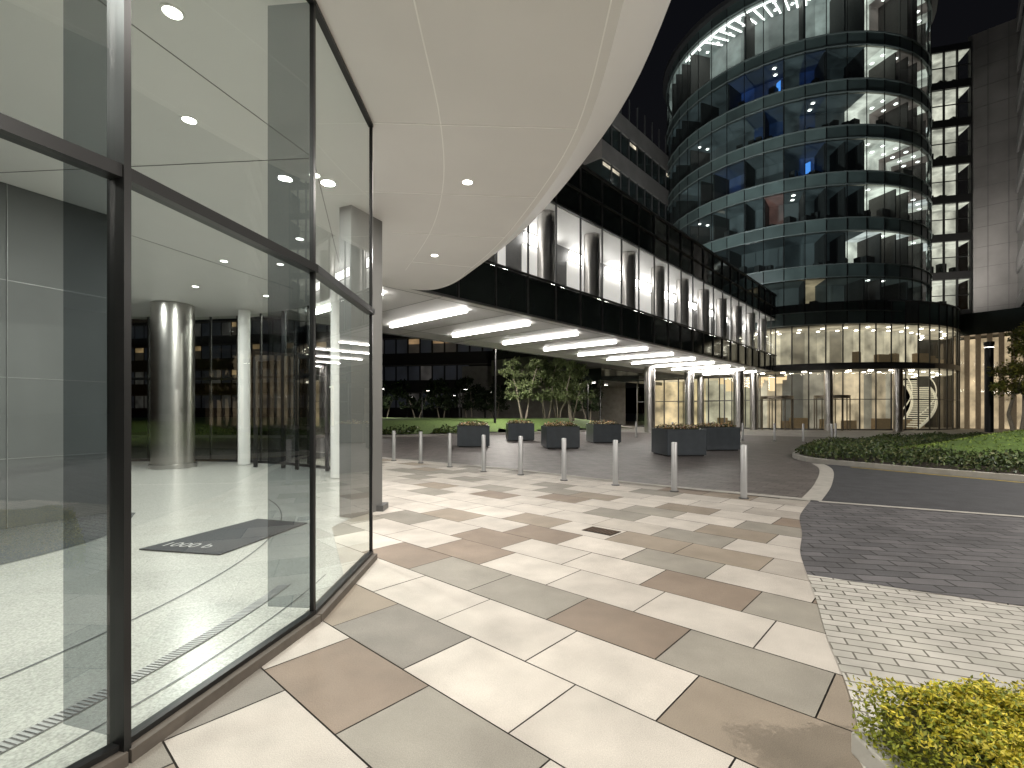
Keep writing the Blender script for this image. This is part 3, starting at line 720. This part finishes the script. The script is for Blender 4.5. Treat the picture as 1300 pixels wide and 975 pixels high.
# ------------------------------------------------------------ office block behind the bridge
ob=empty('office_block')
T0=(18.3,55.5)
def op(t,n_=0): return (T0[0]-d1[0]*t+nn[0]*n_,T0[1]-d1[1]*t+nn[1]*n_)
m=MB(); m.prism([op(0),op(15),op(15,14),op(0,14)],4.5,30.5); m.done('body',M_darkglass,ob)
m=MB()
for i in range(7):
    z=5.6+3.85*i; m.prism([op(-.2,-.15),op(15.2,-.15),op(15.2,14),op(-.2,14)],z,z+1.7)
m.done('concrete_bands',pbr('band_concrete',(.22,.205,.19),.7,0,.2,.6),ob)
m=MB(); it=MB()
for i in range(7):
    z=7.35+3.85*i
    for k in range(9):
        m.seg(op(k*1.66,-.1),op(k*1.66+.1,-.1),z,z+2.1,.1)
        if r2.random()<.18: it.seg(op(k*1.66+.2,-.03),op(k*1.66+1.5,-.03),z+1.6,z+1.9,.02,(.9,.8,.6))
m.done('window_mullions',M_frameg,ob); it.done('lit_strips',M_attr,ob)

db=empty('low_office_building')
B0,B1=(-62,76),(14,60)
dl=math.hypot(76,16); ux,uy=76/dl,-16/dl
m=MB(); m.prism([B0,B1,(18,78),(-58,94)],0,15.5); m.done('dark_body',pbr('dark_brick',(.03,.027,.025),.8,0,.2,.7),db)
m=MB(); it=MB(); fr=MB()
for zf in (2.2,5.9,9.6,13.0):
    x=0
    fr.seg((B0[0],B0[1]-.12),(B1[0]-12*ux if zf<6 else B1[0],(B1[1]-12*uy if zf<6 else B1[1])-.12),zf+1.95,zf+2.10,.2)
    while x<dl-1.8:
        if not(zf<6 and x>dl-20):
            p=(B0[0]+ux*x,B0[1]+uy*x-.06); q=(p[0]+ux*1.5,p[1]+uy*1.5)
            rr=r2.random(); pr=.22 if 9<zf<10 else .03
            c=(.28,.18,.09) if rr<pr else ((.035,.032,.03) if rr<.30 else (.006,.007,.010))
            if rr<pr: 
                it.seg(p,q,zf,zf+1.2,.04,(.02,.016,.012)); it.seg(p,q,zf+1.2,zf+1.9,.04,c)
            else: it.seg(p,q,zf,zf+1.9,.04,c)
        x+=1.75
it.done('windows',M_attr,db); fr.done('sill_bands',pbr('sill',(.12,.11,.10),.7),db)
m=MB(); m.seg((B1[0]-21*ux,B1[1]-21*uy-.3),(B1[0],B1[1]-.3),0,7.6,.4); m.done('concrete_wall',M_conc,db)

# ------------------------------------------------------------ left lawn, trees, shrubs
lg=MB(); 
LP=catmull([(-40,34),(-14,29),(-4,31),(4,36.5),(11,44),(9,52),(-10,57),(-45,66)],5,True)
def lh(x,y):
    d=min(math.hypot(x-p[0],y-p[1]) for p in LP); t=min(1,d/6); return .12+.85*t*t*(3-2*t)
Hh={}; st=1.5
for i in range(45):
    for j in range(30):
        x=-48+i*st*.95; y=26+j*st
        if inpoly(x,y,LP): Hh[i,j]=len(lg.v); lg.v.append((x,y,lh(x,y)))
for (i,j) in list(Hh):
    if (i+1,j) in Hh and (i,j+1) in Hh and (i+1,j+1) in Hh: lg.f.append((Hh[i,j],Hh[i+1,j],Hh[i+1,j+1],Hh[i,j+1])); lg.c.append((1,1,1))
lg.done('lawn',M_grass,None,True)
ribbon('lawn_kerb',LP+[LP[0]],.2,0.0,M_kerb,.14)
sheet('lawn_bed',LP,.05,M_soil)
def tree(x,y,z0,h,spread,n,lc,ls=.10,seed=1,stems=3,name='tree'):
    r=random.Random(seed); o=empty(name,(x,y,z0)); tr=MB(); lf=MB(); tips=[]
    for s_ in range(stems):
        a=6.28*s_/stems+r.uniform(-.5,.5); base_=Vector((.15*math.cos(a),.15*math.sin(a),0)); p=base_; rad=.04+.009*h
        d=Vector((math.cos(a)*.22,math.sin(a)*.22,1)).normalized()
        for k in range(5):
            q=p+d*(h*.17); tr.tube(p,q,rad,rad*.78); rad*=.78; p=q
            d=(d+Vector((r.gauss(0,.15),r.gauss(0,.15),.05))).normalized()
            if k>=1:
                for b_ in range(3):
                    aa=r.uniform(0,6.28); bd=Vector((math.cos(aa),math.sin(aa),r.uniform(.2,.9))).normalized()
                    e=p+bd*spread*r.uniform(.45,.9)*(1-.12*k); tr.tube(p,e,rad*.6,rad*.15,5); tips.append(e); tips.append(p.lerp(e,.6))
    for e in tips:
        rr=r.uniform(.25,.5)*spread*.62; br_=r.uniform(.65,1.3)
        cs=[(c[0]*br_,c[1]*br_,c[2]*br_) for c in lc]
        for i in range(n//len(tips)):
            v=Vector((r.gauss(0,1),r.gauss(0,1),r.gauss(0,.7))); v=v.normalized()*rr*r.random()**.45
            leaf(lf,e+v,ls,r,cs)
    tr.done('trunk_and_limbs',M_bark,o); lf.done('foliage',M_leaf,o)
G1=[(.15,.19,.08),(.19,.23,.10),(.11,.14,.06)]; G2=[(.025,.04,.018),(.035,.05,.022)]
for i,(x,y,h) in enumerate([(1.0,42,6.0),(3.1,44,6.2),(5.3,43,5.8),(4.4,47,6.4)]): tree(x,y,.7,h,1.85,4600,G1,.11,20+i,3,'birch_tree')
for i,(x,y,h) in enumerate([(-18,55,5.5),(-14.5,55,5),(-11,56,5.2),(-8,55,5),(-5,56,5.4),(-2,56,4.6),(8.5,54,4.5)]): tree(x,y,.3,h,2.0,1800,G2,.2,40+i,2,'tree')
tree(21.6,20.6,.6,5.1,1.5,6500,[(.14,.15,.03),(.20,.18,.04),(.09,.11,.02)],.075,77,2,'tree')
sh=MB(); rs=random.Random(9)
for k in range(75):
    x=rs.uniform(-22,-1.5); y=rs.uniform(29.8,33)+ (0 if x<-6 else 1.6); rr=rs.uniform(.3,.6)
    for i in range(110):
        v=Vector((rs.gauss(0,1),rs.gauss(0,1),abs(rs.gauss(0,1)))).normalized()*rr*rs.random()**.3
        leaf(sh,(x+v.x,y+v.y,.15+v.z),.09,rs,[(.07,.11,.03),(.13,.16,.04),(.04,.07,.02)],.5)
sh.done('shrub_bed',M_leaf)

def street_lamp(x,y,h,power,z0=0,arm=.5):
    o=empty('street_lamp',(x,y,z0)); m=MB(); m.lathe(0,0,[(.001,0),(.14,0),(.14,.25),(.10,.3),(.08,h)],14); m.box(arm/2,0,abs(arm),.06,h-.06,h+.0)
    sg=1 if arm>0 else -1
    m.box(arm+.1*sg,0,.45,.2,h-.05,h+.03); m.done('pole_and_head',M_pole,o,True)
    m=MB(); m.box(arm+.1*sg,0,.34,.14,h-.062,h-.053); m.done('lamp_lens',M_down,o)
    if power: area('lamp',(arm+.1*sg,0,h-.1),power,.3,parent=o)
street_lamp(-1.3,37,6.9,1100); street_lamp(7.5,48,4.5,500); street_lamp(9.5,52,4.5,0); street_lamp(-14,50,4,350); street_lamp(-10,54,4,0); street_lamp(-18,46,4,0); street_lamp(-5.5,51,4,0); street_lamp(-12.5,57.5,3.4,0); street_lamp(-7.5,58,3.6,0); street_lamp(-3.2,57.6,4,0)
street_lamp(11.5,-2.0,7,2500,arm=-.7); street_lamp(15.5,8.3,6.5,1100,arm=-.6)  # unseen lamps added out of frame to brighten hedge, paving and lawn
lc=empty('light_column',(21.9,22.2,.6)); m=MB(); m.lathe(0,0,[(.001,0),(.16,0),(.16,4.0),(.19,4.0),(.19,4.15),(.001,4.15)],20); m.done('column',M_pole,lc,True)
m=MB(); m.lathe(0,0,[(.14,3.85),(.165,3.9)],20); m.done('lamp_ring',M_down,lc)

sl=bpy.data.lights.new('moon','SUN'); sl.energy=.03; sl.angle=math.radians(2); sl.color=(.7,.8,1); so=bpy.data.objects.new('moon',sl); COL.objects.link(so); so.rotation_euler=(math.radians(40),0,math.radians(30))
